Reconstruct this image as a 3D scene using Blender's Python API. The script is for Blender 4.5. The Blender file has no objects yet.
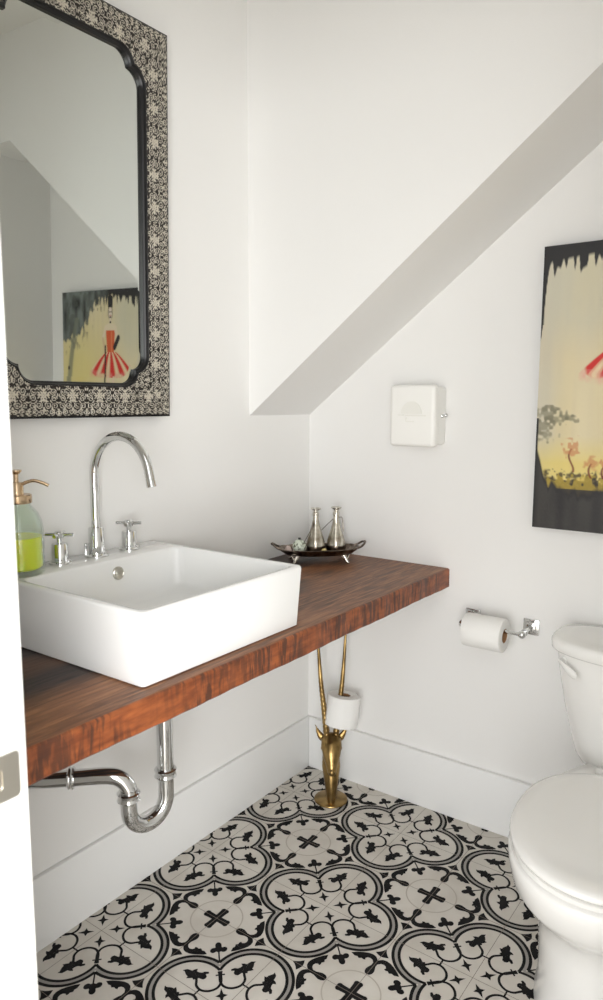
import bpy, bmesh, math, random
import numpy as np
from mathutils import Vector, Matrix
from mathutils.geometry import tessellate_polygon
random.seed(7)
PI = math.pi
scene = bpy.context.scene
COL = scene.collection

# ------------------------------------------------------------------ camera
cd = bpy.data.cameras.new('camera'); cam = bpy.data.objects.new('camera', cd); COL.objects.link(cam)
cd.sensor_fit = 'VERTICAL'; cd.sensor_height = 36; cd.lens = 729.3 * 36 / 1000
cd.clip_start = .02
_R = Vector((0.8095975, 0.5869767, 0.0032008)); _U = Vector((-0.0809719, 0.1062777, 0.9910341)); _F = Vector((-0.5813738, 0.8025979, -0.1335708))
cam.matrix_world = Matrix(((_R.x, _U.x, -_F.x, 1.43594), (_R.y, _U.y, -_F.y, -2.0278), (_R.z, _U.z, -_F.z, 1.2957), (0, 0, 0, 1)))
scene.camera = cam
cd.dof.use_dof = True; cd.dof.focus_distance = 1.8; cd.dof.aperture_fstop = 4.5

# ------------------------------------------------------------------ light, exposure
scene.view_settings.view_transform = 'Standard'; scene.view_settings.look = 'None'
scene.view_settings.gamma = 1; scene.view_settings.use_curve_mapping = False
scene.view_settings.exposure = 0.2
w = bpy.data.worlds.new('daylight'); scene.world = w; w.use_nodes = True
bgn = w.node_tree.nodes['Background']; bgn.inputs[0].default_value = (.985, .99, 1.0, 1); bgn.inputs[1].default_value = 2.2


def area(name, loc, target, sx, sy, power, col=(1, 1, 1)):
    l = bpy.data.lights.new(name, 'AREA'); l.shape = 'RECTANGLE'; l.size = sx; l.size_y = sy; l.energy = power; l.color = col
    o = bpy.data.objects.new(name, l); COL.objects.link(o); o.location = loc
    o.rotation_euler = (Vector(target) - Vector(loc)).to_track_quat('-Z', 'Y').to_euler()
    return o


area('hall_window_light', (2.75, -3.75, 1.1), (.45, -.7, .75), 1.7, 1.7, 100, (.985, .995, 1))
area('added_fill_light', (1.0, -4.2, .8), (.9, 0, .8), 1.6, 1.2, 20, (.985, .995, 1))  # unseen fill light, added to brighten the right of the back wall

# ------------------------------------------------------------------ materials


def lin(c):
    return tuple(((x / 255) / 12.92 if x / 255 <= .04045 else ((x / 255 + .055) / 1.055) ** 2.4) for x in c)


def mat(name, rgb, rough=.5, metal=0, trans=0, ior=1.45, coat=0, spec=.5, bump=0, bscale=60):
    m = bpy.data.materials.new(name); m.use_nodes = True
    b = m.node_tree.nodes['Principled BSDF']
    b.inputs['Base Color'].default_value = (*lin(rgb), 1)
    b.inputs['Roughness'].default_value = rough; b.inputs['Metallic'].default_value = metal
    b.inputs['Transmission Weight'].default_value = trans; b.inputs['IOR'].default_value = ior
    b.inputs['Coat Weight'].default_value = coat; b.inputs['Specular IOR Level'].default_value = spec
    if bump:
        nt = m.node_tree
        tc = nt.nodes.new('ShaderNodeTexCoord'); n = nt.nodes.new('ShaderNodeTexNoise'); n.inputs['Scale'].default_value = bscale
        bp = nt.nodes.new('ShaderNodeBump'); bp.inputs['Strength'].default_value = bump; bp.inputs['Distance'].default_value = .002
        nt.links.new(tc.outputs['Object'], n.inputs['Vector']); nt.links.new(n.outputs['Fac'], bp.inputs['Height']); nt.links.new(bp.outputs['Normal'], b.inputs['Normal'])
    return m


def noise_mix(m, c1, c2, scale, lo=.35, hi=.65, stretch=(1, 1, 1), detail=6):
    """base colour = ramp of a noise between two colours"""
    nt = m.node_tree; b = nt.nodes['Principled BSDF']
    tc = nt.nodes.new('ShaderNodeTexCoord'); mp = nt.nodes.new('ShaderNodeMapping'); mp.inputs['Scale'].default_value = stretch
    n = nt.nodes.new('ShaderNodeTexNoise'); n.inputs['Scale'].default_value = scale; n.inputs['Detail'].default_value = detail
    r = nt.nodes.new('ShaderNodeValToRGB'); r.color_ramp.elements[0].position = lo; r.color_ramp.elements[1].position = hi
    r.color_ramp.elements[0].color = (*lin(c1), 1); r.color_ramp.elements[1].color = (*lin(c2), 1)
    nt.links.new(tc.outputs['Object'], mp.inputs[0]); nt.links.new(mp.outputs[0], n.inputs['Vector'])
    nt.links.new(n.outputs['Fac'], r.inputs[0]); nt.links.new(r.outputs[0], b.inputs['Base Color'])
    return m


M_wall = mat('wall_paint', (241, 240, 237), .6, bump=.06, bscale=220)
M_trim = mat('trim_paint', (242, 242, 240), .35)
M_jamb = mat('door_jamb_paint', (243, 242, 238), .35)
M_ceil = mat('ceiling_paint', (236, 234, 229), .8)
M_porc = mat('porcelain', (246, 246, 244), .08, coat=.5)
M_toil = mat('toilet_porcelain', (243, 242, 238), .12, coat=.4)
M_chrome = mat('chrome', (225, 226, 226), .06, 1)
M_nickel = mat('satin_nickel', (200, 196, 186), .28, 1)
M_brass = noise_mix(mat('aged_brass', (150, 118, 66), .3, 1, bump=.15, bscale=90), (108, 86, 52), (170, 142, 92), 18)
M_rose = mat('rose_brass', (208, 182, 150), .22, 1)
M_tarn = noise_mix(mat('tarnished_silver', (90, 82, 76), .28, 1, bump=.25, bscale=160), (72, 62, 56), (136, 124, 112), 45)
M_silver = mat('polished_silver', (205, 200, 190), .15, 1)


def thin_glass(name, tint, f=1.0):
    m = bpy.data.materials.new(name); m.use_nodes = True; nt = m.node_tree; nt.nodes.clear()
    out = nt.nodes.new('ShaderNodeOutputMaterial'); mx = nt.nodes.new('ShaderNodeMixShader'); t = nt.nodes.new('ShaderNodeBsdfTransparent'); g = nt.nodes.new('ShaderNodeBsdfGlossy'); lw = nt.nodes.new('ShaderNodeLayerWeight'); pw = nt.nodes.new('ShaderNodeMath'); pw.operation = 'POWER'; pw.inputs[1].default_value = 4
    lw.inputs[0].default_value = .5; mm_ = nt.nodes.new('ShaderNodeMath'); mm_.operation = 'MULTIPLY_ADD'; mm_.inputs[1].default_value = .7; mm_.inputs[2].default_value = .04
    nt.links.new(lw.outputs['Facing'], pw.inputs[0]); nt.links.new(pw.outputs[0], mm_.inputs[0]); t.inputs[0].default_value = (*lin(tint), 1); g.inputs['Roughness'].default_value = .02
    nt.links.new(mm_.outputs[0], mx.inputs[0]); nt.links.new(t.outputs[0], mx.inputs[1]); nt.links.new(g.outputs[0], mx.inputs[2]); nt.links.new(mx.outputs[0], out.inputs[0])
    return m


M_glass = mat('clear_glass', (250, 252, 250), .0, trans=1, ior=1.45)
M_greenglass = thin_glass('green_tinted_glass', (250, 254, 251))
M_baseglass = thin_glass('thick_green_glass', (190, 232, 200))
M_merc = noise_mix(mat('smoky_silvered_glass', (190, 184, 168), .12, .55), (120, 108, 88), (226, 222, 208), 30)
M_soap = mat('yellow_green_soap', (224, 226, 36), .15, coat=.3)
M_soap.node_tree.nodes['Principled BSDF'].inputs['Subsurface Weight'].default_value = .35
M_black = mat('black_lacquer', (24, 23, 24), .38)
M_blackpaint = mat('black_canvas_edge', (28, 27, 26), .6)
M_mirror = mat('mirror_silver', (212, 216, 212), .015, 1)
M_paper = mat('toilet_paper', (244, 243, 239), .95, bump=.2, bscale=300)
M_card = mat('cardboard', (168, 128, 92), .9)
M_box = mat('white_enamel', (247, 246, 241), .3)
M_cream = mat('cement_tile_cream', (212, 206, 196), .55)
M_blackt = mat('cement_tile_black', (34, 32, 34), .7, spec=.2)
M_greyt = mat('cement_tile_grey', (158, 154, 148), .55)
M_tanring = mat('cement_tile_pale_taupe', (186, 178, 166), .55)
M_grout = mat('tile_grout', (128, 118, 108), .8)
M_hallfloor = noise_mix(mat('hall_oak', (190, 178, 162), .5), (182, 170, 154), (206, 196, 182), 6, stretch=(1, 8, 1))
noise_mix(M_cream, (206, 200, 190), (219, 214, 205), 9)
noise_mix(M_blackt, (17, 16, 17), (30, 29, 30), 14)


def wood_material():
    m = bpy.data.materials.new('reclaimed_timber'); m.use_nodes = True
    nt = m.node_tree; N = nt.nodes; L = nt.links; b = N['Principled BSDF']
    tc = N.new('ShaderNodeTexCoord')
    sep = N.new('ShaderNodeSeparateXYZ'); L.new(tc.outputs['Object'], sep.inputs[0])

    def noise(scale, vec, detail=5, dist=0):
        mp = N.new('ShaderNodeMapping'); mp.inputs['Scale'].default_value = vec; L.new(tc.outputs['Object'], mp.inputs[0])
        n = N.new('ShaderNodeTexNoise'); n.inputs['Scale'].default_value = scale; n.inputs['Detail'].default_value = detail
        n.inputs['Distortion'].default_value = dist; L.new(mp.outputs[0], n.inputs['Vector']); return n.outputs['Fac']

    def ramp(src, stops):
        r = N.new('ShaderNodeValToRGB'); e = r.color_ramp.elements
        e[0].position, e[0].color = stops[0][0], (*stops[0][1], 1); e[1].position, e[1].color = stops[-1][0], (*stops[-1][1], 1)
        for p, c in stops[1:-1]:
            x = e.new(p); x.color = (*c, 1)
        L.new(src, r.inputs[0]); return r.outputs[0]

    def mix(f, a, c, mode='MIX'):
        x = N.new('ShaderNodeMix'); x.data_type = 'RGBA'; x.blend_type = mode
        for s, v in ((x.inputs[0], f), (x.inputs[6], a), (x.inputs[7], c)):
            if hasattr(v, 'is_output'): L.new(v, s)
            elif isinstance(v, tuple): s.default_value = (*v, 1)
            else: s.default_value = v
        return x.outputs[2]

    def mathn(op, a, c=None, clamp=False):
        x = N.new('ShaderNodeMath'); x.operation = op; x.use_clamp = clamp
        for s, v in ((x.inputs[0], a), (x.inputs[1], c)):
            if v is None: continue
            if hasattr(v, 'is_output'): L.new(v, s)
            else: s.default_value = v
        return x.outputs[0]
    grain = noise(14, (9, .7, 9), 8, .6)
    base = ramp(grain, [(.3, lin((84, 54, 36))), (.5, lin((122, 80, 52))), (.7, lin((158, 110, 74)))])
    fine = noise(60, (10, .5, 10), 4)
    base = mix(mathn('MULTIPLY', mathn('GREATER_THAN', fine, .6), .35), base, lin((56, 28, 18)))
    # dark stained rear board (it is a board of another colour, with an irregular seam)
    wob = noise(3, (1, .6, 1), 2)
    edge = mathn('ADD', mathn('MULTIPLY', mathn('SUBTRACT', wob, .5), .10), sep.outputs[0])
    yfac = mathn('MULTIPLY', mathn('ADD', sep.outputs[1], 1.15), 1.3, True)
    dark = mathn('MULTIPLY', mathn('SUBTRACT', mathn('SUBTRACT', .42, mathn('MULTIPLY', yfac, .24)), edge), 16, True)
    ex = mathn('POWER', mathn('MULTIPLY', mathn('SUBTRACT', edge, .27), 14), 2.0); ey = mathn('POWER', mathn('MULTIPLY', mathn('ADD', sep.outputs[1], .52), 6), 2.0)
    dark = mathn('MAXIMUM', dark, mathn('MULTIPLY', mathn('SUBTRACT', 1.0, mathn('ADD', ex, ey)), 1.3, True))
    darkc = ramp(grain, [(.3, lin((30, 23, 22))), (.7, lin((66, 50, 45)))])
    knots = noise(5, (2.4, 1, 1), 3, .4)
    dk2 = mathn('MULTIPLY', mathn('SUBTRACT', knots, .60), 9, True)
    base = mix(dark, base, darkc)
    base = mix(mathn('MULTIPLY', dk2, .65), base, lin((70, 56, 52)))
    broad = noise(2.2, (3, .8, 1), 2, .8)
    base = mix(mathn('MULTIPLY', mathn('SUBTRACT', broad, .46), 3.2, True), base, mix(.45, base, lin((176, 122, 84))))
    # board seam
    seam = mathn('LESS_THAN', mathn('ABSOLUTE', mathn('SUBTRACT', sep.outputs[0], .405)), .0011)
    base = mix(mathn('MULTIPLY', seam, .8), base, lin((40, 18, 10)))
    # front edge: redder, with blade marks standing across the edge
    geo = N.new('ShaderNodeNewGeometry'); sn = N.new('ShaderNodeSeparateXYZ'); L.new(geo.outputs['Normal'], sn.inputs[0])
    isedge = mathn('MULTIPLY', mathn('SUBTRACT', sep.outputs[0], .5195), 400, True)
    saw = noise(16, (1, 6, .9), 3, .5)
    blot = noise(7, (1, 1, 1), 2)
    sm = mathn('MULTIPLY', mathn('MULTIPLY', mathn('SUBTRACT', saw, .44), 7, True), mathn('MULTIPLY', mathn('SUBTRACT', blot, .33), 6, True))
    ec = ramp(noise(20, (1, 1, 4), 4), [(.3, lin((112, 56, 28))), (.7, lin((166, 92, 48)))])
    ec = mix(mathn('MULTIPLY', sm, .85), ec, lin((66, 40, 30)))
    base = mix(isedge, base, ec)
    L.new(base, b.inputs['Base Color']); b.inputs['Roughness'].default_value = .42
    bp = N.new('ShaderNodeBump'); bp.inputs['Strength'].default_value = .35; bp.inputs['Distance'].default_value = .002
    L.new(grain, bp.inputs['Height']); L.new(bp.outputs[0], b.inputs['Normal'])
    return m


M_wood = wood_material()


def attr_mat(name, rough, metal=0, bump=0, dist=.001, metal_from=False):
    m = bpy.data.materials.new(name); m.use_nodes = True; nt = m.node_tree; b = nt.nodes['Principled BSDF']
    a = nt.nodes.new('ShaderNodeAttribute'); a.attribute_name = 'pigment'
    nt.links.new(a.outputs['Color'], b.inputs['Base Color']); b.inputs['Roughness'].default_value = rough; b.inputs['Metallic'].default_value = metal
    if bump:
        bp = nt.nodes.new('ShaderNodeBump'); bp.inputs['Strength'].default_value = bump; bp.inputs['Distance'].default_value = dist
        nt.links.new(a.outputs['Fac'], bp.inputs['Height']); nt.links.new(bp.outputs[0], b.inputs['Normal'])
    return m


M_paintwork = attr_mat('oil_paint', .55)
M_emboss = attr_mat('embossed_metal', .42, .35, .8, .0015)

# ------------------------------------------------------------------ helpers


class MB:
    def __init__(s): s.bm = bmesh.new()

    def grid(s, rings, close=True, cap0=False, cap1=False, mi=0):
        vs = [[s.bm.verts.new(p) for p in r] for r in rings]
        n = len(rings[0])
        for a, b in zip(vs[:-1], vs[1:]):
            for i in range(n if close else n - 1):
                j = (i + 1) % n
                try: f = s.bm.faces.new((a[i], a[j], b[j], b[i])); f.material_index = mi
                except ValueError: pass
        if cap0: s.bm.faces.new(list(reversed(vs[0]))).material_index = mi
        if cap1: s.bm.faces.new(vs[-1]).material_index = mi
        return s

    def box(s, x0, x1, y0, y1, z0, z1, bev=0, seg=2):
        r = bmesh.ops.create_cube(s.bm, size=1)
        vs = r['verts']
        for v in vs:
            v.co = ((x0 + x1) / 2 + v.co.x * (x1 - x0), (y0 + y1) / 2 + v.co.y * (y1 - y0), (z0 + z1) / 2 + v.co.z * (z1 - z0))
        if bev:
            es = {e for v in vs for e in v.link_edges}
            bmesh.ops.bevel(s.bm, geom=list(es), offset=bev, segments=seg, affect='EDGES', profile=.5)
        return s

    def lathe(s, prof, c=(0, 0, 0), n=40, axis=Vector((0, 0, 1)), cap=True):
        q = Vector((0, 0, 1)).rotation_difference(Vector(axis).normalized())
        c = Vector(c)
        rings = [[c + q @ Vector((r * math.cos(2 * PI * i / n), r * math.sin(2 * PI * i / n), z)) for i in range(n)] for r, z in prof]
        return s.grid(rings, True, cap, cap)

    def tube(s, pts, rad, n=16, cap=True, flat=1.0, up=None):
        pts = [Vector(p) for p in pts]; m = len(pts)
        rad = [float(x) for x in rad] if hasattr(rad, "__len__") else [float(rad)] * m
        rad = (rad + [rad[-1]] * m)[:m]
        t0 = (pts[1] - pts[0]).normalized()
        nrm = Vector(up) if up else (t0.cross(Vector((0, 0, 1))) if abs(t0.z) < .9 else t0.cross(Vector((1, 0, 0))))
        rings = []
        for i in range(m):
            t = (pts[min(i + 1, m - 1)] - pts[max(i - 1, 0)]).normalized()
            nrm = (nrm - t * nrm.dot(t)).normalized(); bn = t.cross(nrm)
            rings.append([pts[i] + rad[i] * (nrm * math.cos(2 * PI * k / n) + bn * flat * math.sin(2 * PI * k / n)) for k in range(n)])
        return s.grid(rings, True, cap, cap)

    def sphere(s, c, r, n=20, sc=(1, 1, 1)):
        prof = [(max(1e-5, math.sin(PI * k / n)), -math.cos(PI * k / n)) for k in range(n + 1)]
        rings = [[Vector((c[0] + a * r * sc[0] * math.cos(2 * PI * i / n), c[1] + a * r * sc[1] * math.sin(2 * PI * i / n), c[2] + z * r * sc[2])) for i in range(n)] for a, z in prof]
        return s.grid(rings, True, True, True)

    def prism(s, poly, f0, f1, mi=0):
        """poly: 2-D outline; f0, f1 map (a, b) to the near and far 3-D points"""
        a = [s.bm.verts.new(f0(*p)) for p in poly]; b = [s.bm.verts.new(f1(*p)) for p in poly]
        n = len(poly)
        for i in range(n): s.bm.faces.new((a[i], a[(i + 1) % n], b[(i + 1) % n], b[i]))
        tris = tessellate_polygon([[Vector((*p, 0)) for p in poly]])
        for t in tris:
            for q in (a, b):
                try: s.bm.faces.new([q[k] for k in t])
                except ValueError: pass
        return s

    def build(s, name, mats, parent=None, origin=(0, 0, 0), smooth=True, angle=35, local=False):
        bmesh.ops.recalc_face_normals(s.bm, faces=s.bm.faces)
        me = bpy.data.meshes.new(name)
        if not local:
            off = Vector(origin)
            p = parent
            while p: off += p.location; p = p.parent
            for v in s.bm.verts: v.co -= off
        s.bm.to_mesh(me); s.bm.free()
        for m in (mats if isinstance(mats, (list, tuple)) else [mats]): me.materials.append(m)
        o = bpy.data.objects.new(name, me); COL.objects.link(o); o.location = origin
        if parent: o.parent = parent
        if smooth:
            me.polygons.foreach_set('use_smooth', [True] * len(me.polygons))
            me.set_sharp_from_angle(angle=math.radians(angle))
        return o


def tag(o, label=None, cat=None, group=None, kind=None):
    for k, v in (('label', label), ('category', cat), ('group', group), ('kind', kind)):
        if v: o[k] = v
    return o


def thing(name, loc, label, cat, group=None):
    o = bpy.data.objects.new(name, None); COL.objects.link(o); o.location = loc; o.empty_display_size = .05
    return tag(o, label, cat, group)


def se(a, n):
    c, s_ = math.cos(a), math.sin(a)
    return math.copysign(abs(c) ** (2 / n), c), math.copysign(abs(s_) ** (2 / n), s_)


def sring(cx, cy, z, rx, ry, n=4, k=64):
    return [Vector((cx + rx * se(2 * PI * i / k, n)[0], cy + ry * se(2 * PI * i / k, n)[1], z)) for i in range(k)]


def bez(p, n=24):
    """Catmull-Rom through points"""
    p = [Vector(x) for x in p]; p = [2 * p[0] - p[1]] + p + [2 * p[-1] - p[-2]]; out = []
    for i in range(1, len(p) - 2):
        for k in range(n):
            t = k / n; a, b, c, d = p[i - 1:i + 3]
            out.append(.5 * ((2 * b) + (c - a) * t + (2 * a - 5 * b + 4 * c - d) * t * t + (3 * b - a - 3 * c + d) * t ** 3))
    out.append(p[-2]); return out


# ------------------------------------------------------------------ room shell
XR, YN, ZC = 1.46, -1.52, 2.6
MB().box(-.12, 0, YN - .12, .12, 0, ZC).build('wall_left', M_wall, smooth=False)['kind'] = 'structure'
MB().box(0, XR, 0, .12, 0, ZC).build('wall_back', M_wall, smooth=False)['kind'] = 'structure'
MB().box(XR, XR + .12, YN, .12, 0, ZC).build('wall_right', M_wall, smooth=False)['kind'] = 'structure'
JL, JR, JH = .636, 1.366, 2.04
m = MB(); Y0 = YN - .12
m.box(0, JL - .018, Y0, YN, 0, ZC); m.box(JR + .018, XR + 1.2, Y0, YN, 0, ZC); m.box(JL - .018, JR + .018, Y0, YN, JH + .018, ZC)
m.build('wall_front', M_wall, smooth=False)['kind'] = 'structure'
MB().box(-.12, XR + .12, Y0, .12, ZC, ZC + .08).build('ceiling', M_ceil, smooth=False)['kind'] = 'structure'
# the boxed underside of a stair, sloping up along the back wall
SG, SZ, SK = .316, 1.2531, .7719
poly = [(0, SZ), (1.26, SZ + SK * 1.26), (XR, SZ + SK * 1.26), (XR, ZC), (0, ZC)]
MB().prism(poly, lambda a, b: (a, -SG, b), lambda a, b: (a, 0, b)).build('ceiling_stair_soffit', M_wall, smooth=False)['kind'] = 'structure'
HB = .186
MB().box(0, .013, YN, 0, 0, HB, .003).build('baseboard_left', M_trim)['kind'] = 'structure'
MB().box(.013, XR, -.016, 0, 0, HB, .004).build('baseboard_back', M_trim)['kind'] = 'structure'
MB().box(XR - .014, XR, YN, -.016, 0, HB, .004).build('baseboard_right', M_trim)['kind'] = 'structure'
MB().box(-2, 4.5, -5, Y0, -.06, 0).build('floor_hall', M_hallfloor, smooth=False)['kind'] = 'structure'
# door jamb lining with the strike plate
m = MB()
m.box(JL - .018, JL, Y0, YN, 0, JH, .002); m.box(JR, JR + .018, Y0, YN, 0, JH, .002); m.box(JL - .018, JR + .018, Y0, YN, JH, JH + .018, .002)
jamb = tag(m.build('door_1', M_jamb), kind='structure')
m = MB()
pz0, pz1, py0, py1 = .800, .860, -1.592, -1.533


def rrect(y0, y1, z0, z1, r, k=6):
    out = []
    for cy, cz, a0 in ((y1 - r, z1 - r, 0), (y0 + r, z1 - r, 90), (y0 + r, z0 + r, 180), (y1 - r, z0 + r, 270)):
        for i in range(k + 1):
            a = math.radians(a0 + 90 * i / k); out.append((cy + r * math.cos(a), cz + r * math.sin(a)))
    return out


outer = rrect(py0, py1, pz0, pz1, .006); hole = rrect(-1.578, -1.556, .815, .845, .006)
m.grid([[(JL + .0002, a, b) for a, b in outer], [(JL + .0022, a, b) for a, b in outer], [(JL + .0022, a, b) for a, b in hole], [(JL + .0004, a, b) for a, b in hole]], True, False, True)
sp = m.build('strike_plate', M_nickel, jamb); sp['label'] = 'satin nickel strike plate'
m = MB()
for cz in (.807, .853): m.lathe([(.0001, 0), (.0032, 0), (.0028, .0008), (.0001, .001)], (JL + .0022, -1.567, cz), 14, (1, 0, 0))
m.build('screw', M_nickel, sp)

# ------------------------------------------------------------------ patterned floor
OX, OY, S = .2755, -.3855, .4
fb = bmesh.new()


def fpoly(pts, z, mi):
    vs = [fb.verts.new((x, y, z)) for x, y in pts]
    f = fb.faces.new(vs); f.material_index = mi
    f.normal_update()
    if f.normal.z < 0: f.normal_flip()


motif = []   # (convex polygon, level, material)


def add(pts, lv, mi): motif.append((pts, lv, mi))


def band(cx, cy, r0, r1, a0, a1, lv, mi, n=20):
    for i in range(n):
        a = math.radians(a0 + (a1 - a0) * i / n); b = math.radians(a0 + (a1 - a0) * (i + 1) / n)
        add([(cx + r0 * math.cos(a), cy + r0 * math.sin(a)), (cx + r1 * math.cos(a), cy + r1 * math.sin(a)), (cx + r1 * math.cos(b), cy + r1 * math.sin(b)), (cx + r0 * math.cos(b), cy + r0 * math.sin(b))], lv, mi)


def stroke(p, w, lv=2, mi=1):
    p = [Vector(q) for q in p]; L = []
    for i in range(len(p)):
        t = (p[min(i + 1, len(p) - 1)] - p[max(i - 1, 0)]).normalized(); n = Vector((-t.y, t.x))
        ww = w[i] if hasattr(w, '__len__') else w
        L.append((p[i] + n * ww / 2, p[i] - n * ww / 2))
    for a, b in zip(L[:-1], L[1:]): add([tuple(a[0]), tuple(b[0]), tuple(b[1]), tuple(a[1])], lv, mi)


def disc(cx, cy, rx, ry=None, rot=0, lv=2, mi=1, n=14):
    ry = ry or rx; c, s_ = math.cos(rot), math.sin(rot)
    add([(cx + c * rx * math.cos(t) - s_ * ry * math.sin(t), cy + s_ * rx * math.cos(t) + c * ry * math.sin(t)) for t in [2 * PI * k / n for k in range(n)]], lv, mi)


def star(cx, cy, r, rot, k=.28, lv=2, mi=1, ry=None):
    ry = ry or r
    tips = [(r * math.cos(t) if i % 2 == 0 else k * r * math.cos(t), ry * math.sin(t) if i % 2 == 0 else k * r * math.sin(t)) for i, t in enumerate([PI / 4 * q for q in range(8)])]
    c, s_ = math.cos(rot), math.sin(rot)
    P = [(cx + c * x - s_ * y, cy + s_ * x + c * y) for x, y in tips]
    for i in range(0, 8, 2): add([(cx, cy), P[i - 1], P[i], P[(i + 1) % 8]], lv, mi)


def rotq(fn, cx, cy, times=4, off=0):
    """draw fn() once about the origin, then turn it to every quarter and move it to cx, cy"""
    global motif
    keep = motif; motif = []; fn(); part = motif; motif = keep
    for k in range(times):
        a = PI / 2 * k + off; c, s_ = round(math.cos(a), 12), round(math.sin(a), 12)
        for pts, lv, mi in part: motif.append(([(cx + c * x - s_ * y, cy + s_ * x + c * y) for x, y in pts], lv, mi))


def mirr(fn):
    global motif
    keep = motif; motif = []; fn(); part = motif; motif = keep
    for pts, lv, mi in part:
        motif.append((pts, lv, mi)); motif.append(([(x, -y) for x, y in reversed(pts)], lv, mi))


D_ = .097


def arcang(r): return 45 + math.degrees(math.asin(min(1, D_ / (r * math.sqrt(2)))))


def cpoly(pts, lv=2, mi=1):
    """a concave outline, split into triangles"""
    for t in tessellate_polygon([[Vector((*p, 0)) for p in pts]]): add([pts[k] for k in t], lv, mi)


def smooth2(p, n=6):
    return [(q.x, q.y) for q in bez([(a, b, 0) for a, b in p], n)]


def lobe():
    for r0, r1, lv, mi in ((.0910, .0985, 2, 1), (.0840, .0910, 1, 2), (.0768, .0840, 2, 1)):
        a = arcang((r0 + r1) / 2); band(D_, 0, r0, r1, -a, a, lv, mi, 36)

    def half():
        # curl from the cusp round to the axis, ending in a leaf
        stroke(smooth2([(.074, .078), (.067, .069), (.053, .054), (.0485, .037), (.056, .0205), (.0725, .0105), (.0895, .013), (.100, .0235), (.107, .031)]), .0060)
        # leaf with a pointed tail
        cpoly([(.1475, .0275), (.141, .0365), (.134, .0385), (.1285, .0395), (.1265, .046), (.122, .0515), (.1185, .0445), (.112, .0455), (.106, .0485), (.1035, .0545), (.0955, .0595), (.0915, .056), (.0965, .0500), (.0900, .0470),
               (.0880, .0410), (.0905, .0350), (.0965, .0335), (.1015, .0325), (.1040, .0270), (.1085, .0215), (.1135, .0245), (.1175, .0205), (.1245, .0155), (.1255, .0215), (.1305, .0220), (.1365, .0250), (.1410, .0280)])
    mirr(half)
    add([(.0750, -.0095), (.0792, -.0095), (.0792, .0095), (.0750, .0095)], 2, 1)


def diag():
    # along the diagonal: the bar at the cusp and the small four-pointed star
    u = Vector((math.sqrt(.5), math.sqrt(.5))); n = Vector((-u.y, u.x))
    p = u * .0965
    add([tuple(p + n * .0105 - u * .002), tuple(p + n * .0105 + u * .002), tuple(p - n * .0105 + u * .002), tuple(p - n * .0105 - u * .002)], 2, 1)
    star(.0262, .0262, .0205, PI / 4, .30, ry=.014)


QX, QY = .2, .2
rotq(lobe, QX, QY); rotq(diag, QX, QY)


def crosspart():
    stroke([(0, 0), (.010, 0), (.022, 0), (.031, 0)], [.020, .018, .019, .020]); disc(.0315, .0040, .0070); disc(.0315, -.0040, .0070)
    # moustache scroll on the axis
    h = [(.067, .0), (.0685, .006), (.074, .0095), (.082, .0105), (.089, .0085), (.097, .0055), (.106, .0055), (.1125, .0110), (.1145, .018), (.1125, .024), (.1075, .0275), (.103, .0250), (.1010, .0300), (.1025, .0350), (.098, .0400), (.1015, .0460), (.0995, .0520), (.1035, .0640),
         (.1110, .0560), (.1165, .0480), (.1215, .0400), (.1265, .0290), (.1285, .0185), (.1265, .0095), (.1225, .0045), (.1170, .0)]
    cpoly(h + [(a, -b) for a, b in reversed(h[1:-1])])
    k_ = [(.1610, 0), (.1520, .0045), (.1450, .0100), (.1385, .0175), (.1345, .0090), (.1320, 0)]
    cpoly(k_ + [(a, -b) for a, b in reversed(k_[1:-1])])


def crossdiag():
    u = Vector((math.sqrt(.5), math.sqrt(.5))); n = Vector((-u.y, u.x))
    stroke([tuple(u * .150), tuple(u * .105)], .0036)
    disc(*(u * .0945), .0105, .0078, PI / 4); disc(*(u * .109 + n * .0125), .0088, .0075); disc(*(u * .109 - n * .0125), .0088, .0075); disc(*(u * .106), .010)


rotq(crosspart, 0, 0); rotq(crossdiag, 0, 0); band(0, 0, .0640, .0672, 0, 360, 1, 3, 48)
LV = {1: .00015, 2: .0003, 3: .00045}
X0, X1, Y0f, Y1f = -.04, XR + .04, Y0, .04
for i in range(-1, 5):
    for j in range(-5, 2):
        ox, oy = OX + i * S, OY + j * S
        for pts, lv, mi in motif:
            q = [(x + ox, y + oy) for x, y in pts]
            if all(X0 < x < X1 and Y0f < y < Y1f for x, y in q): fpoly(q, LV[lv] + (len(fb.faces) % 23) * 3e-6, mi)
for k in range(-3, 9):
    x = OX + .2 * k
    if X0 < x < X1: fpoly([(x - .0006, Y0f), (x + .0006, Y0f), (x + .0006, Y1f), (x - .0006, Y1f)], LV[3], 4)
for k in range(-8, 5):
    y = OY + .2 * k
    if Y0f < y < Y1f: fpoly([(X0, y - .0006), (X1, y - .0006), (X1, y + .0006), (X0, y + .0006)], LV[3], 4)
r = bmesh.ops.create_cube(fb, size=1)
for v in r['verts']: v.co = ((X0 + X1) / 2 + v.co.x * (X1 - X0), (Y0f + Y1f) / 2 + v.co.y * (Y1f - Y0f), -.03 + v.co.z * .06)
me = bpy.data.meshes.new('floor'); fb.to_mesh(me); fb.free()
for mm in (M_cream, M_blackt, M_greyt, M_tanring, M_grout): me.materials.append(mm)
fo = bpy.data.objects.new('floor', me); COL.objects.link(fo); fo['kind'] = 'structure'

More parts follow.
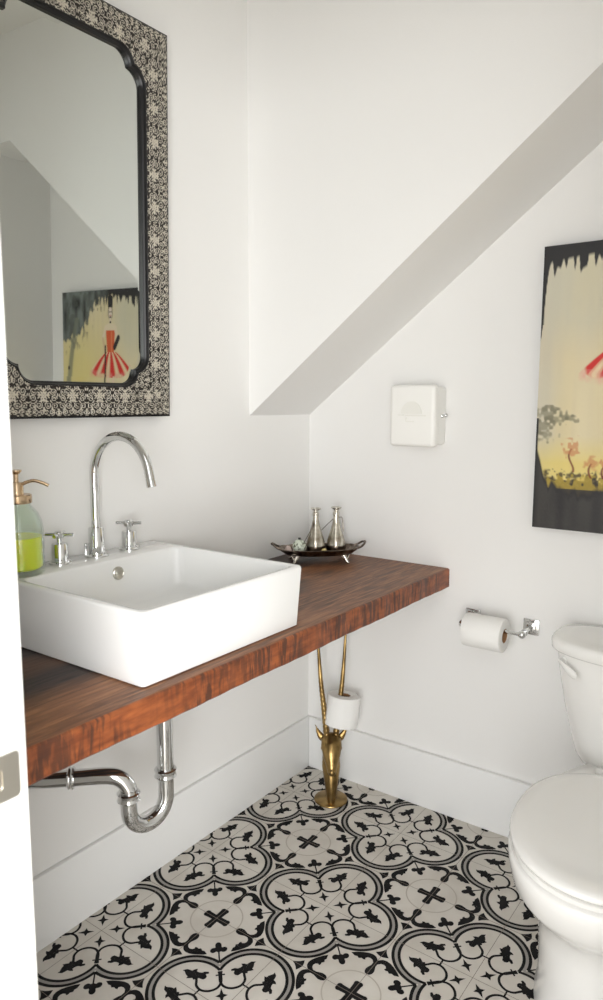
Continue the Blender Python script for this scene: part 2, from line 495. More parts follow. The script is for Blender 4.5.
# ------------------------------------------------------------------ timber worktop
ZT, ZB, XW = .7937, .7344, .5245
m = MB()
rings = []
ny = 90
for k in range(ny + 1):
    y = YN + (-.0 - YN) * k / ny
    e = .0012 * math.sin(y * 23) + .001 * math.sin(y * 61 + 1) + .0006 * math.sin(y * 140)
    f = .0015 * math.sin(y * 17 + 2) + .0008 * math.sin(y * 90)
    rings.append([(.0005, y, ZB), (XW + f - .003, y, ZB), (XW + f, y, ZB + .003), (XW + e, y, ZT - .004), (XW + e - .003, y, ZT - .001), (XW + e - .006, y, ZT), (.0005, y, ZT)])
wt = m.grid(rings, True, True, True).build('worktop', M_wood)
tag(wt, 'thick reclaimed reddish-brown timber worktop with saw-marked front edge, spanning the left wall', 'countertop')

# ------------------------------------------------------------------ sink
SX0, SX1, SY0, SY1, ST = .012, .503, -1.203, -.733, .934
sink = thing('vessel_sink', ((SX0 + SX1) / 2, (SY0 + SY1) / 2, ZT), 'white rectangular porcelain vessel sink sitting on the timber worktop', 'sink')
cx, cy = (SX0 + SX1) / 2, (SY0 + SY1) / 2; hx, hy = (SX1 - SX0) / 2, (SY1 - SY0) / 2


def rr(x0, x1, y0, y1, z, r, k=8):
    return [(a, b, z) for a, b in rrect(x0, x1, y0, y1, r, k)]


m = MB()
IX0, IX1, IY0, IY1 = SX0 + .108, SX1 - .016, SY0 + .016, SY1 - .016
R_ = [rr(SX0 + .01, SX1 - .016, SY0 + .010, SY1 - .008, ZT, .008), rr(SX0 + .004, SX1 - .010, SY0 + .005, SY1 - .003, ZT + .003, .010),
      rr(SX0, SX1, SY0, SY1, ST - .008, .010), rr(SX0 + .001, SX1 - .001, SY0 + .001, SY1 - .001, ST - .003, .009), rr(SX0 + .004, SX1 - .004, SY0 + .004, SY1 - .004, ST, .008),
      rr(IX0 - .004, IX1 + .004, IY0 - .004, IY1 + .004, ST, .026), rr(IX0 - .001, IX1 + .001, IY0 - .001, IY1 + .001, ST - .002, .028), rr(IX0, IX1, IY0, IY1, ST - .007, .030),
      rr(IX0 + .010, IX1 - .006, IY0 + .006, IY1 - .006, ST - .085, .035), rr(IX0 + .018, IX1 - .012, IY0 + .012, IY1 - .012, ST - .099, .035), rr(IX0 + .035, IX1 - .028, IY0 + .028, IY1 - .028, ST - .106, .03)]
mid = rr(IX0 + .14, IX1 - .13, cy - .03, cy + .03, ST - .112, .025)
R_.append(mid)
m.grid(R_, True, True, True)
m.build('basin', M_porc, sink, angle=50)
# waste and overflow
dx = (IX0 + IX1) / 2 + .005
MB().lathe([(.0001, 0), (.031, 0), (.033, .002), (.030, .004), (.024, .003), (.022, .008), (.012, .0105), (.0001, .011)], (dx, cy, ST - .1125), 36).build('drain', M_chrome, sink)
ov = (IX0 + .003, -.940, ST - .033)
MB().lathe([(.0001, 0), (.0155, 0), (.0155, .004), (.013, .006), (.0115, .0045), (.006, .0035), (.0001, .0035)], ov, 30, (1, 0, .1)).build('overflow_cap', M_nickel, sink)

# ------------------------------------------------------------------ faucet set
FX, FY = .056, -.945
fc = thing('faucet', (FX, FY, ST), 'tall chrome gooseneck faucet between its two cross handles', 'faucet')
MB().lathe([(.0001, 0), (.028, 0), (.028, .004), (.026, .006), (.0185, .006), (.0185, .010), (.0175, .066), (.016, .069), (.012, .07), (.0001, .07)], (FX, FY, ST), 36).build('base', M_chrome, fc)
AR, AZ = .094, 1.124
pts = [(FX, FY, ST + .06), (FX, FY, 1.03), (FX, FY, 1.10)]
pts += [(FX + AR - AR * math.cos(t), FY, AZ + AR * math.sin(t)) for t in [PI * k / 30 for k in range(0, 29)]]
lx, ly, lz = pts[-1]; px_, _, pz_ = pts[-2]; d = Vector((lx - px_, 0, lz - pz_)).normalized()
pts += [(lx + d.x * .030, ly, lz + d.z * .030)]
MB().tube(pts, .0105, 20).build('spout', M_chrome, fc)
MB().lathe([(.0001, 0), (.0112, 0), (.0112, .012), (.0001, .012)], Vector(pts[-1]) - d * .008, 24, d).build('aerator', M_chrome, fc)
MB().tube([(FX - .014, FY - .02, ST + .004), (FX - .014, FY - .02, ST + .024)], .0022, 10).sphere((FX - .014, FY - .02, ST + .028), .0042, 12).build('lift_rod', M_chrome, fc)


def handle(y, label):
    t = thing('cross_tap', (FX, y, ST), label, 'tap')
    MB().lathe([(.0001, 0), (.025, 0), (.025, .004), (.023, .006), (.0185, .006), (.0180, .010), (.0175, .044), (.0165, .046), (.0001, .046)], (FX, y, ST), 36).build('base', M_chrome, t)
    MB().lathe([(.0001, 0), (.006, 0), (.006, .014), (.0001, .014)], (FX, y, ST + .047), 20).lathe([(.0001, 0), (.0095, 0), (.0105, .002), (.0105, .013), (.0085, .0155), (.0001, .016)], (FX, y, ST + .058), 24).build('hub', M_chrome, t)
    m = MB()
    for a in (math.radians(35), math.radians(125)):
        dx_, dy_ = math.cos(a), math.sin(a)
        m.tube([(FX - dx_ * .031, y - dy_ * .031, ST + .066), (FX + dx_ * .031, y + dy_ * .031, ST + .066)], .0042, 12)
    m.build('cross_handle', M_chrome, t)
    return t


handle(-1.046, 'chrome cross-handled tap beside the soap dispenser, left of the gooseneck spout')
handle(-.846, 'chrome cross-handled tap on the right of the gooseneck spout, farther from the soap')

# ------------------------------------------------------------------ soap dispenser
BX, BY, BZ = .075, -1.158, ST
sd = thing('soap_dispenser', (BX, BY, BZ), 'glass soap bottle with brass pump and yellow-green soap on the sink ledge', 'soap dispenser')
g = 0.001
prof_out = [(.0001, 0), (.044, 0), (.049, .004), (.050, .012), (.050, .095), (.0475, .112), (.040, .130), (.030, .142), (.027, .146), (.027, .153)]
prof_in = [(.0245, .153), (.0245, .146), (.027, .140), (.037, .128), (.0445, .111), (.0472, .095), (.0472, .017), (.043, .012), (.0001, .012)]
MB().lathe(prof_out + prof_in, (BX, BY, BZ + .0002), 48).build('bottle', M_greenglass, sd, angle=60)
MB().lathe([(.0001, 0), (.042, 0), (.0462, .004), (.0462, .068), (.0001, .068)], (BX, BY, BZ + .0127), 48).build('liquid_soap', M_soap, sd)['label'] = 'yellow-green liquid soap'
MB().lathe([(.0001, 0), (.029, 0), (.030, .002), (.030, .016), (.028, .018), (.015, .018), (.014, .022), (.014, .040), (.012, .043), (.005, .043), (.005, .060), (.0001, .060)], (BX, BY, BZ + .151), 36).build('pump_collar', M_rose, sd)['label'] = 'brass pump collar'
zz = BZ + .211
m = MB().lathe([(.0001, 0), (.007, 0), (.012, .006), (.012, .009), (.0001, .009)], (BX, BY, zz), 24)
m.build('pump_top', M_rose, sd)
ax, ay = .66, .75
m = MB(); m.tube(bez([(BX + ax * .004, BY + ay * .004, BZ + 0.184), (BX + ax * .018, BY + ay * .018, BZ + 0.193), (BX + ax * .035, BY + ay * .035, BZ + 0.197), (BX + ax * .052, BY + ay * .052, BZ + 0.192), (BX + ax * .064, BY + ay * .064, BZ + 0.186)], 8), .0036, 12)
m.build('pump_spout', M_rose, sd)
MB().tube([(BX, BY, BZ + .015), (BX + .002, BY, BZ + .152)], .0025, 10).build('dip_tube', M_glass, sd)

# ------------------------------------------------------------------ drain pipe
dt = thing('drain_pipe', (.25, -.925, .3), 'chrome P-trap drain pipe hanging under the timber worktop', 'pipe')
PX, PY = .25, -.924
MB().tube([(PX, PY, ZB + .0), (PX, PY, .44)], .019, 24).build('tailpiece', M_chrome, dt)
U0 = Vector((PX, PY, .44)); ux, uy = -.016, -.097
ptsu = [(PX, PY, .455), (PX, PY, .40)]
for k in range(1, 24):
    t = PI * k / 24; c = .5 - .5 * math.cos(t)
    ptsu.append((PX + ux * c, PY + uy * c, .392 - .052 * math.sin(t)))
ptsu += [(PX + ux, PY + uy, .40), (PX + ux, PY + uy, .425)]
MB().tube(ptsu, .0185, 24).build('trap_bend', M_chrome, dt)


def nut(p, ax, r=.026, h=.022):
    m = MB(); m.lathe([(.0001, -h / 2), (r - .003, -h / 2), (r, -h / 2 + .003), (r - .002, -h / 2 + .006), (r - .002, h / 2 - .006), (r, h / 2 - .003), (r - .003, h / 2), (.0001, h / 2)], p, 30, ax)
    m.build('slip_nut', M_chrome, dt)


nut((PX, PY, .445), (0, 0, 1)); nut((PX + ux, PY + uy, .425), (0, 0, 1))
P1 = Vector((PX + ux, PY + uy, .43)); hd = Vector((-.74, -.67, 0)).normalized()
arm = bez([P1, P1 + Vector((0, 0, .014)), P1 + hd * .016 + Vector((0, 0, .036)), P1 + hd * .045 + Vector((0, 0, .045)), P1 + hd * .12 + Vector((0, 0, .044)), P1 + hd * .175 + Vector((0, 0, .043)), P1 + hd * .205 + Vector((-.004, 0, .043)), Vector((.05, -1.185, .473)), Vector((.0, -1.188, .473))], 10)
MB().tube(arm, .0185, 24).build('trap_arm', M_chrome, dt)
nut(P1 + hd * .122 + Vector((0, 0, .044)), hd, .025, .014)
MB().lathe([(.0001, 0), (.034, 0), (.034, .003), (.026, .008), (.0001, .008)], (.0005, -1.188, .473), 32, (1, 0, 0)).build('wall_flange', M_chrome, dt)

# ------------------------------------------------------------------ mirror (local: x out of the wall, y along, z up)
mr = thing('wall_mirror', (.004, -.955, 1.262), 'tall mirror in a black frame with embossed silver scrollwork, on the left wall', 'mirror')
mr.rotation_euler = (0, math.radians(1.1), 0)
GY0, GY1, GZ0, GZ1 = -.19, .193, .078, .836        # glass
OY0, OY1, OZ0, OZ1 = -.278, .276, -.004, .914        # frame
c0 = .034


def contour(off, nst=260, na=40):
    """inner outline with bracketed corners, grown by off; returns [(y, z)] anticlockwise seen from the room"""
    out = []
    r = c0 + off; th = 45 + math.degrees(math.asin(c0 / (r * math.sqrt(2))))
    quarter = []
    for k in range(na): a = math.radians(th * k / (na - 1)); quarter.append((-c0 + r * math.cos(a), -2 * c0 + r * math.sin(a)))
    second = [(b, a) for a, b in reversed(quarter)]
    q = quarter + second       # from the vertical side up to the horizontal side, corner at (0,0)
    yc, zc = (GY0 + GY1) / 2, (GZ0 + GZ1) / 2
    H, W = (GZ1 - GZ0), (GY1 - GY0)

    def line(p0, p1, n): return [(p0[0] + (p1[0] - p0[0]) * k / n, p0[1] + (p1[1] - p0[1]) * k / n) for k in range(1, n)]
    c1 = [(GY1 + a, GZ1 + b) for a, b in q]
    c2 = [(GY0 - a, GZ1 + b) for a, b in reversed(q)]
    c3 = [(GY0 - a, GZ0 - b) for a, b in q]
    c4 = [(GY1 + a, GZ0 - b) for a, b in reversed(q)]
    nv, nh = nst, nst // 2
    return c1 + line(c1[-1], c2[0], nh) + c2 + line(c2[-1], c3[0], nv) + c3 + line(c3[-1], c4[0], nh) + c4 + line(c4[-1], c1[0], nv)


def outer_rect(n_arc=40, nst=260):
    """same count as contour, on the outer rectangle"""
    def line(p0, p1, n): return [(p0[0] + (p1[0] - p0[0]) * k / n, p0[1] + (p1[1] - p0[1]) * k / n) for k in range(1, n)]

    def corner(y, z, sy, sz, rev):
        e = 2 * c0
        A = (y, z - sz * (e + (OZ1 - GZ1))); B = (y - sy * (e + (OY1 - GY1)), z)
        pts = [(A[0], A[1] + (z - A[1]) * k / (n_arc - 1)) for k in range(n_arc)] + [(y + (B[0] - y) * k / (n_arc - 1), z) for k in range(n_arc)]
        return pts[::-1] if rev else pts
    c1 = corner(OY1, OZ1, 1, 1, False); c2 = corner(OY0, OZ1, -1, 1, True); c3 = corner(OY0, OZ0, -1, -1, False); c4 = corner(OY1, OZ0, 1, -1, True)
    nv, nh = nst, nst // 2
    return c1 + line(c1[-1], c2[0], nh) + c2 + line(c2[-1], c3[0], nv) + c3 + line(c3[-1], c4[0], nh) + c4 + line(c4[-1], c1[0], nv)


# repeat of scrollwork drawn as distances to curves
CW, CH = .066, .076          # across, along
RES = .00075
nx, nyy = int(CW / RES), int(CH / RES)
gx, gy = np.meshgrid((np.arange(nx) + .5) * RES, (np.arange(nyy) + .5) * RES)
val = np.zeros_like(gx)


def wrapy(d): return (d + CH / 2) % CH - CH / 2


def dot(px, py, rx, ry, ang):
    global val
    X = gx - px; Y = wrapy(gy - py); c, s_ = math.cos(ang), math.sin(ang)
    d = np.sqrt(((c * X + s_ * Y) / rx) ** 2 + ((-s_ * X + c * Y) / ry) ** 2)
    val = np.maximum(val, np.clip((1.15 - d) * 4, 0, 1))


def spiral(px, py, r0, a0, turns, w, sgn=1):
    for k in range(int(46 * turns)):
        t = k / (46 * turns); r = r0 * (1 - .78 * t); a = a0 + sgn * 2 * PI * turns * t
        dot(px + r * math.cos(a), py + r * math.sin(a), w, w, 0)


for k in range(8):   # flower
    a = k * PI / 4; L_ = .0150 if k % 2 == 0 else .0105
    dot(.020 + L_ * .62 * math.cos(a), CH * .25 + L_ * .62 * math.sin(a), L_ * .45, .0022, a)
    if k % 2 == 0:
        for s_ in (-1, 1): dot(.020 + L_ * .86 * math.cos(a + .34 * s_), CH * .25 + L_ * .86 * math.sin(a + .34 * s_), .0040, .0017, a + .8 * s_)
dot(.020, CH * .25, .0018, .0018, 0)
for s_ in (-1, 1):
    for px_2, py_2, r_2, a_2, tn, sg in ((.012, .0250, .0085, -PI / 2, 1.6, 1), (.0275, .0265, .0078, PI / 2, 1.5, 1), (.0420, .0115, .0088, PI, 1.6, 1), (.0440, .0285, .0086, 0, 1.5, -1), (.0575, .0200, .0074, 0, 1.5, 1), (.0580, .0050, .0060, PI / 2, 1.3, 1), (.0020, .0100, .0070, 0, 1.4, 1), (.0600, .0345, .0062, 0, 1.3, 1)):
        spiral(px_2, CH * .25 + s_ * py_2, r_2, s_ * a_2, tn, .00092, sg * s_)
    for px_2, py_2, L_, a_2 in ((.034, .019, .0050, .7), (.050, .021, .0050, -.6), (.006, .0175, .0045, 1.0), (.020, .0355, .0045, 0), (.0360, .0350, .0045, 1.2), (.0520, .0370, .0040, .5), (.050, .001, .0045, .2), (.0640, .0120, .0035, 1.3), (.0055, .0350, .0045, .4), (.031, .0065, .0040, .5)):
        dot(px_2, CH * .25 + s_ * py_2, L_ * .9, .0014, a_2 * s_)

IN = contour(.010); OUT = outer_rect()
NT = 64
A = np.array(IN)[None]; B = np.array(OUT)[None]; T = np.linspace(0, 1, NT)[:, None, None]
P = A * (1 - T) + B * T          # NT x N x 2
dy1, dy0, dz1, dz0 = OY1 - P[..., 0], P[..., 0] - OY0, OZ1 - P[..., 1], P[..., 1] - OZ0
dist = np.minimum.reduce([dy1, dy0, dz1, dz0])
vert_ = np.minimum(dy1, dy0) < np.minimum(dz1, dz0)
along = np.where(vert_, P[..., 1] - (OZ0 + OZ1) / 2, P[..., 0] - (OY0 + OY1) / 2)
acr = CW - (dist - .005)
iu = (acr / RES + 4 * nx).astype(int) % nx; iv = ((along + .5) / RES).astype(int) % nyy
V = val[iv, iu]
V = np.where(dist < .005, 0, V)
dark = np.array(lin((42, 38, 35))); silv = np.array(lin((212, 205, 190)))
rng = np.random.default_rng(3)
Csil = dark[None, None] * (1 - V[..., None]) + silv[None, None] * V[..., None]
edge = (dist < .004)
Csil[edge] = lin((24, 23, 24))
X = np.full(P.shape[:2], .034) + .0009 * V - .004 * np.exp(-(dist / .004) ** 2)
N_ = P.shape[1]
verts = np.stack([X, P[..., 0], P[..., 1]], -1).reshape(-1, 3)
idx = np.arange(NT * N_).reshape(NT, N_)
a = idx[:-1]; b_ = idx[1:]
faces = np.stack([a, np.roll(a, -1, 1), np.roll(b_, -1, 1), b_], -1).reshape(-1, 4)
nb = len(verts)       # sides and back of the frame
side = np.stack([np.full(N_, 0.0), np.array(OUT)[:, 0], np.array(OUT)[:, 1]], -1)
sin_ = np.stack([np.full(N_, 0.0), np.array(IN)[:, 0], np.array(IN)[:, 1]], -1)
verts = np.vstack([verts, side, sin_])
o_last = idx[-1]; sidx = nb + np.arange(N_); iidx = nb + N_ + np.arange(N_)
f2 = np.stack([o_last, np.roll(o_last, -1), np.roll(sidx, -1), sidx], -1)
f3 = np.stack([sidx, np.roll(sidx, -1), np.roll(iidx, -1), iidx], -1)
f4 = np.stack([iidx, np.roll(iidx, -1), np.roll(idx[0], -1), idx[0]], -1)
faces = np.vstack([faces, f2, f3, f4])
cols = np.ones((len(verts), 4)); cols[:nb, :3] = Csil.reshape(-1, 3); cols[nb:, :3] = lin((22, 21, 22))


def np_mesh(name, verts, faces, cols, m, parent, smooth=True):
    me = bpy.data.meshes.new(name); me.from_pydata(verts.tolist(), [], faces.tolist())
    at = me.color_attributes.new('pigment', 'FLOAT_COLOR', 'POINT'); at.data.foreach_set('color', cols.astype(np.float32).ravel())
    me.materials.append(m); me.update()
    bm = bmesh.new(); bm.from_mesh(me); bmesh.ops.recalc_face_normals(bm, faces=bm.faces); bm.to_mesh(me); bm.free()
    if smooth:
        me.polygons.foreach_set('use_smooth', [True] * len(me.polygons)); me.set_sharp_from_angle(angle=math.radians(40))
    o = bpy.data.objects.new(name, me); COL.objects.link(o); o.parent = parent
    return o


np_mesh('frame', verts, faces, cols, M_emboss, mr)['label'] = 'embossed silver scrollwork frame with a thin black outer edge'
m = MB(); prf = [(.0112, .006), (.0108, .0335), (.0095, .0355), (.0075, .036), (.0055, .0335), (.0045, .030), (.0025, .0285), (.0005, .026), (.0, .018)]
m.grid([[(x, a, b) for a, b in contour(off)] for off, x in prf], True)
m.build('inner_molding', M_black, mr, local=True)['label'] = 'black molding with bracketed corners'
# silvered glass with a bevelled border
m = MB()
ctr = [(GY0 + GY1) / 2, (GZ0 + GZ1) / 2]
g0 = contour(.002); g1 = contour(-.014) if False else [(ctr[0] + (a - ctr[0]) * .93, ctr[1] + (b - ctr[1]) * .965) for a, b in contour(.002)]
m.grid([[(.017, a, b) for a, b in g0], [(.0202, a, b) for a, b in g0], [(.0205, a, b) for a, b in g1]], True, True, True)
m.build('glass', M_mirror, mr, local=True, angle=.2)

# ------------------------------------------------------------------ tray and its contents
TC = Vector((.150, -.158)); tl = Vector((.72, .694)).normalized(); tp = Vector((tl.y, -tl.x))


def TP(a, b, z): p = TC + tl * a + tp * b; return (p.x, p.y, ZT + z)


tr = thing('footed_tray', (TC.x, TC.y, ZT), 'small dark tarnished oval tray on silver feet in the worktop corner', 'tray')


def oval(L_, W_, z, sc=0, k=72):
    out = []
    for i in range(k):
        a_ = 2 * PI * i / k; s1 = 1 + sc * math.cos(12 * a_); c, s_ = se(a_, 2.4)
        out.append(TP(1.07 * L_ * c * s1, 1.07 * W_ * s_ * s1, z + sc * .05 * math.cos(12 * a_)))
    return out


m = MB()
m.grid([oval(.085, .040, .024), oval(.100, .048, .027), oval(.113, .055, .037), oval(.120, .060, .044, .012), oval(.123, .062, .0455, .012), oval(.120, .060, .047, .012), oval(.112, .054, .0405), oval(.098, .046, .031), oval(.083, .038, .0285)], True, True, True)
m.build('dish', M_tarn, tr)
for s_ in (-1, 1):
    m = MB()
    for o_ in (-1, 1):
        m.tube(bez([TP(s_ * .120, o_ * .026, .045), TP(s_ * .133, o_ * .024, .050), TP(s_ * .144, o_ * .016, .058), TP(s_ * .148, 0, .060)], 8), .0032, 10)
    m.sphere(TP(s_ * .148, 0, .060), .005, 12)
    m.build('handle', M_tarn, tr)
for a_ in (-1, 1):
    for b_2 in (-1, 1):
        m = MB(); p0 = TP(a_ * .072, b_2 * .030, .026)
        m.tube([p0, TP(a_ * .080, b_2 * .038, .014), TP(a_ * .084, b_2 * .042, .004), TP(a_ * .090, b_2 * .047, .0035)], [.009, .006, .0045, .002], 12)
        m.tube([TP(a_ * .064, b_2 * .034, .026), TP(a_ * .076, b_2 * .037, .014)], [.002, .005], 10).tube([TP(a_ * .092, b_2 * .030, .028), TP(a_ * .082, b_2 * .038, .014)], [.002, .005], 10)
        m.build('foot', M_silver, tr)['label'] = 'bright silver leaf-shaped foot'


def cruet(a, b, h, label, hang):
    z0 = .0285
    x, y, z = TP(a, b, z0)
    t = thing('cruet_bottle', (x, y, z), label, 'bottle', 'silvered bottles on the tray')
    MB().lathe([(.0001, 0), (.023, 0), (.0290, .005), (.0310, .018), (.0285, .036), (.0205, .062), (.0125, .088), (.0092, .106), (.0088, .122), (.0001, .122)], (x, y, z + .0002), 36).build('bottle_body', M_merc, t, angle=60)
    MB().lathe([(.0280, .002), (.0314, .007), (.0322, .020), (.0318, .024), (.0311, .020)], (x, y, z), 36, cap=False).build('base_sleeve', M_tarn, t)
    MB().lathe([(.0001, 0), (.0105, 0), (.0105, .010), (.0075, .014), (.0075, .018), (.014, h - .104), (.0170, h - .101), (.0165, h - .099), (.006, h - .106), (.0001, h - .106)], (x, y, z + .117), 30).build('flared_stopper', M_silver, t)
    for pth in hang:
        P_ = [(x, y, z + .114)] + [TP(*q) for q in pth]
        P_[0] = (Vector(P_[0]) + (Vector(P_[1]) - Vector(P_[0])).normalized() * .009)[:]
        MB().tube(bez(P_, 6), .0011, 8).build('chain', M_tarn, t)
    return t


cruet(-.010, -.003, .124, 'pear-shaped silvered bottle in the middle of the tray, chains leaning on the round ball', [[(-.028, .014, .104), (-.062, .034, .052)], [(-.024, .016, .102), (-.052, .038, .048)]])
cruet(.056, -.006, .126, 'pear-shaped silvered bottle at the right end of the tray, near its handle', [[(.034, -.022, .118), (.002, -.036, .082)], [(.073, .006, .138), (.077, .010, .096)]])
bx, by, bz = TP(-.064, .014, .0315)
b0 = thing('trinket_ball', (bx, by, bz), 'little pale green ball with dark flecks on the left of the tray', 'ornament')
M_ball = noise_mix(mat('flecked_glaze', (214, 226, 206), .2), (110, 116, 92), (226, 234, 218), 95, .38, .47)
MB().sphere((bx, by, bz + .0220), .0220, 24).build('ball', M_ball, b0)
MB().lathe([(.0001, 0), (.0045, 0), (.0045, .005), (.0001, .006)], (bx, by, bz + .0435), 16).build('knob', M_black, b0)['label'] = 'black knob'
bx, by, bz = TP(-.100, .016, .0365)
M_pink = mat('pale_pink_stone', (206, 186, 178), .5)
m = MB(); m.lathe([(.0001, 0), (.011, 0), (.012, .004), (.008, .014), (.005, .019), (.0001, .020)], (bx, by, bz), 10)
tag(m.build('stone_charm', M_pink), 'tiny pinkish stone at the left tip of the tray', 'ornament')
bx, by, bz = TP(.010, .040, .033)
M_yel = mat('cream_yellow_bead', (226, 208, 140), .3)
tag(MB().lathe([(.0001, 0), (.006, 0), (.0085, .004), (.009, .009), (.007, .014), (.003, .016), (.0001, .016)], (bx, by, bz), 16).build('bead', M_yel), 'tiny cream-yellow bead in front of the tray bottles', 'ornament')

# ------------------------------------------------------------------ brass antelope holding a spare roll
AO = Vector((.200, -.152, 0)); ar = Vector((.81, .587, 0)).normalized(); af = Vector((.587, -.81, 0)).normalized()


def AP(a, b, z): return AO + ar * a + af * b + Vector((0, 0, z))


an = thing('antelope_statue', AO, 'brass long-horned antelope head statue on a round base under the worktop', 'statue')
MB().lathe([(.0001, 0), (.054, 0), (.055, .002), (.054, .005), (.050, .0065), (.0001, .008)], AO + Vector((0, 0, .0005)), 48).build('base', M_brass, an)
m = MB()
nk = bez([AP(0, .034, .004), AP(0, .028, .05), AP(0, .012, .095), AP(0, -.008, .140), AP(0, -.016, .180), AP(0, -.010, .205)], 8)
m.tube(nk, np.interp(np.linspace(0, 1, len(nk)), [0, .25, .5, .75, 1], [.011, .021, .030, .027, .018]), 20, up=ar, flat=1.05)
hp = bez([AP(0, -.020, .196), AP(0, -.004, .205), AP(0, .018, .186), AP(0, .040, .158), AP(0, .056, .136), AP(0, .062, .124)], 6)
m.tube(hp, np.interp(np.linspace(0, 1, len(hp)), [0, .2, .35, .5, .7, .85, .93, 1], [.014, .032, .034, .029, .019, .0145, .0155, .006]), 20, up=ar, flat=.85)
for s_ in (-1, 1):
    m.sphere(AP(s_ * .027, .014, .186), .008, 12)                                   # brow and eye
    m.tube(bez([AP(s_ * .018, -.008, .200), AP(s_ * .033, -.012, .214), AP(s_ * .044, -.014, .232), AP(s_ * .053, -.014, .256)], 5), [.006, .008, .010, .0115, .012, .0115, .011, .010, .009, .008, .007, .0055, .004, .003, .002, .001], 12, up=ar, flat=.45)
    m.sphere(AP(s_ * .006, .068, .132), .004, 10)                                   # nostril
m.sphere(AP(0, .062, .129), .0128, 14)
o = m.build('body', M_brass, an)
rm = o.modifiers.new('remesh', 'REMESH'); rm.mode = 'VOXEL'; rm.voxel_size = .0022; rm.use_smooth_shade = True
sm_ = o.modifiers.new('smooth', 'SMOOTH'); sm_.factor = .5; sm_.iterations = 3
hornR = None
for s_ in (-1, 1):
    P_ = bez([AP(s_ * .013, -.002, .205), AP(s_ * .022, -.010, .29), AP(s_ * .033, -.020, .38), AP(s_ * .040, -.034, .46), AP(s_ * .046, -.05, .555)], 20)
    n_ = len(P_); rd = [(.0108 * (1 - .66 * (k / (n_ - 1)) ** 1.2)) * (1 + (.07 * math.sin(k * 1.9) if k < n_ * .6 else 0)) for k in range(n_)]; rd[-1] = .0008
    MB().tube(P_, rd, 14).build('horn', M_brass, an)
    if s_ == 1: hornR = P_


def tp_roll(c, axis, length, r, label, group=None):
    ax = Vector(axis).normalized(); c = Vector(c)
    t = thing('toilet_roll', c, label, 'toilet paper', group)
    h = length / 2
    prof = [(.0205, -h), (r - .003, -h), (r - .0008, -h + .0012), (r, -h + .003), (r, h - .003), (r - .0008, h - .0012), (r - .003, h), (.0205, h), (.0205, -h)]
    MB().lathe(prof, c, 48, ax, cap=False).build('paper', M_paper, t)
    MB().lathe([(.0205, -h + .0005), (.0205, h - .0005), (.0190, h - .0005), (.0190, -h + .0005), (.0205, -h + .0005)], c, 32, ax, cap=False).build('core', M_card, t)
    return t


hc = hornR[30]; hax = (hornR[44] - hornR[16]).normalized()
hcc = hc + ar * .0088 - af * .002
tp_roll((hcc.x, hcc.y, .303), hax, .098, .054, 'white toilet roll slipped over the right horn of the brass antelope')

# ------------------------------------------------------------------ wall paper holder
ph = thing('paper_holder', (.696, 0, .659), 'chrome two-post toilet paper holder on the back wall beside the toilet', 'toilet paper holder')
for x0 in (.608, .784):
    m = MB(); m.box(x0 - .023, x0 + .023, -.007, 0, .636, .682, .0025); m.box(x0 - .015, x0 + .015, -.013, -.006, .644, .674, .003)
    m.build('wall_plate', M_chrome, ph)
    m = MB(); m.tube([(x0, -.012, .659), (x0, -.075, .657)], [.008, .0065], 16); m.sphere((x0, -.082, .656), .0115, 18); m.lathe([(.0001, 0), (.010, 0), (.010, .003), (.0001, .003)], (x0, -.066, .657), 20, (0, 1, 0))
    m.build('post', M_chrome, ph)
MB().tube([(.608, -.082, .656), (.784, -.082, .656)], .0055, 16).build('roller_bar', M_chrome, ph)
tp_roll((.678, -.083, .656 - .0128), (1, 0, 0), .116, .048, 'white toilet roll on the chrome bar of the wall holder')

# ------------------------------------------------------------------ white wall box
wb = thing('wall_box', (.426, 0, 1.165), 'small white enamel wall box with rounded corners and a faint raised emblem', 'wall box')
m = MB().box(.364, .500, -.060, 0, 1.170, 1.340, .008, 3).build('box_body', M_box, wb)
m = MB().box(.358, .506, -.092, -.060, 1.165, 1.346, .012, 4)
m.build('front_cover', M_box, wb)
# emblem: dome, line, short bar
m = MB()
yb = -.092
dome = [(.432 + .034 * math.cos(PI * k / 24), 1.262 + .036 * math.sin(PI * k / 24)) for k in range(25)]
m.prism(dome, lambda a, b: (a, yb - .0032, b), lambda a, b: (a, yb + .001, b))
for x0, x1, z0, z1 in ((.388, .406, 1.2565, 1.2585), (.412, .478, 1.2555, 1.2575), (.414, .440, 1.238, 1.240), (.4135, .4155, 1.240, 1.250)):
    m.box(x0, x1, yb - .003, yb + .001, z0 - .0008, z1 + .0008)
m.build('emblem', mat('emblem_glaze', (240, 239, 232), .3), wb)
m = MB(); m.lathe([(.0001, 0), (.006, 0), (.005, .004), (.0035, .006), (.0035, .009), (.0001, .009)], (.4995, -.030, 1.255), 18, (1, 0, 0))
m.sphere((.5125, -.030, 1.257), .0065, 14); m.tube([(.507, -.030, 1.262), (.5135, -.030, 1.250)], .003, 8)
m.build('latch_knob', M_chrome, wb)['label'] = 'small chrome latch knob'

# ------------------------------------------------------------------ painting
PX0, PX1, PZ0, PZ1, PD = .783, 1.335, .954, 1.703, .038
pt = thing('painting', ((PX0 + PX1) / 2, 0, PZ0), 'unframed canvas painting of a figure in red skirt on the back wall', 'painting')
MB().box(PX0, PX1, -PD + .001, -.001, PZ0, PZ1, .002).build('canvas_sides', M_blackpaint, pt)
nu, nv = 300, 380
uu, vv = np.meshgrid(np.linspace(0, 1, nu), np.linspace(0, 1, nv))      # u right, v down


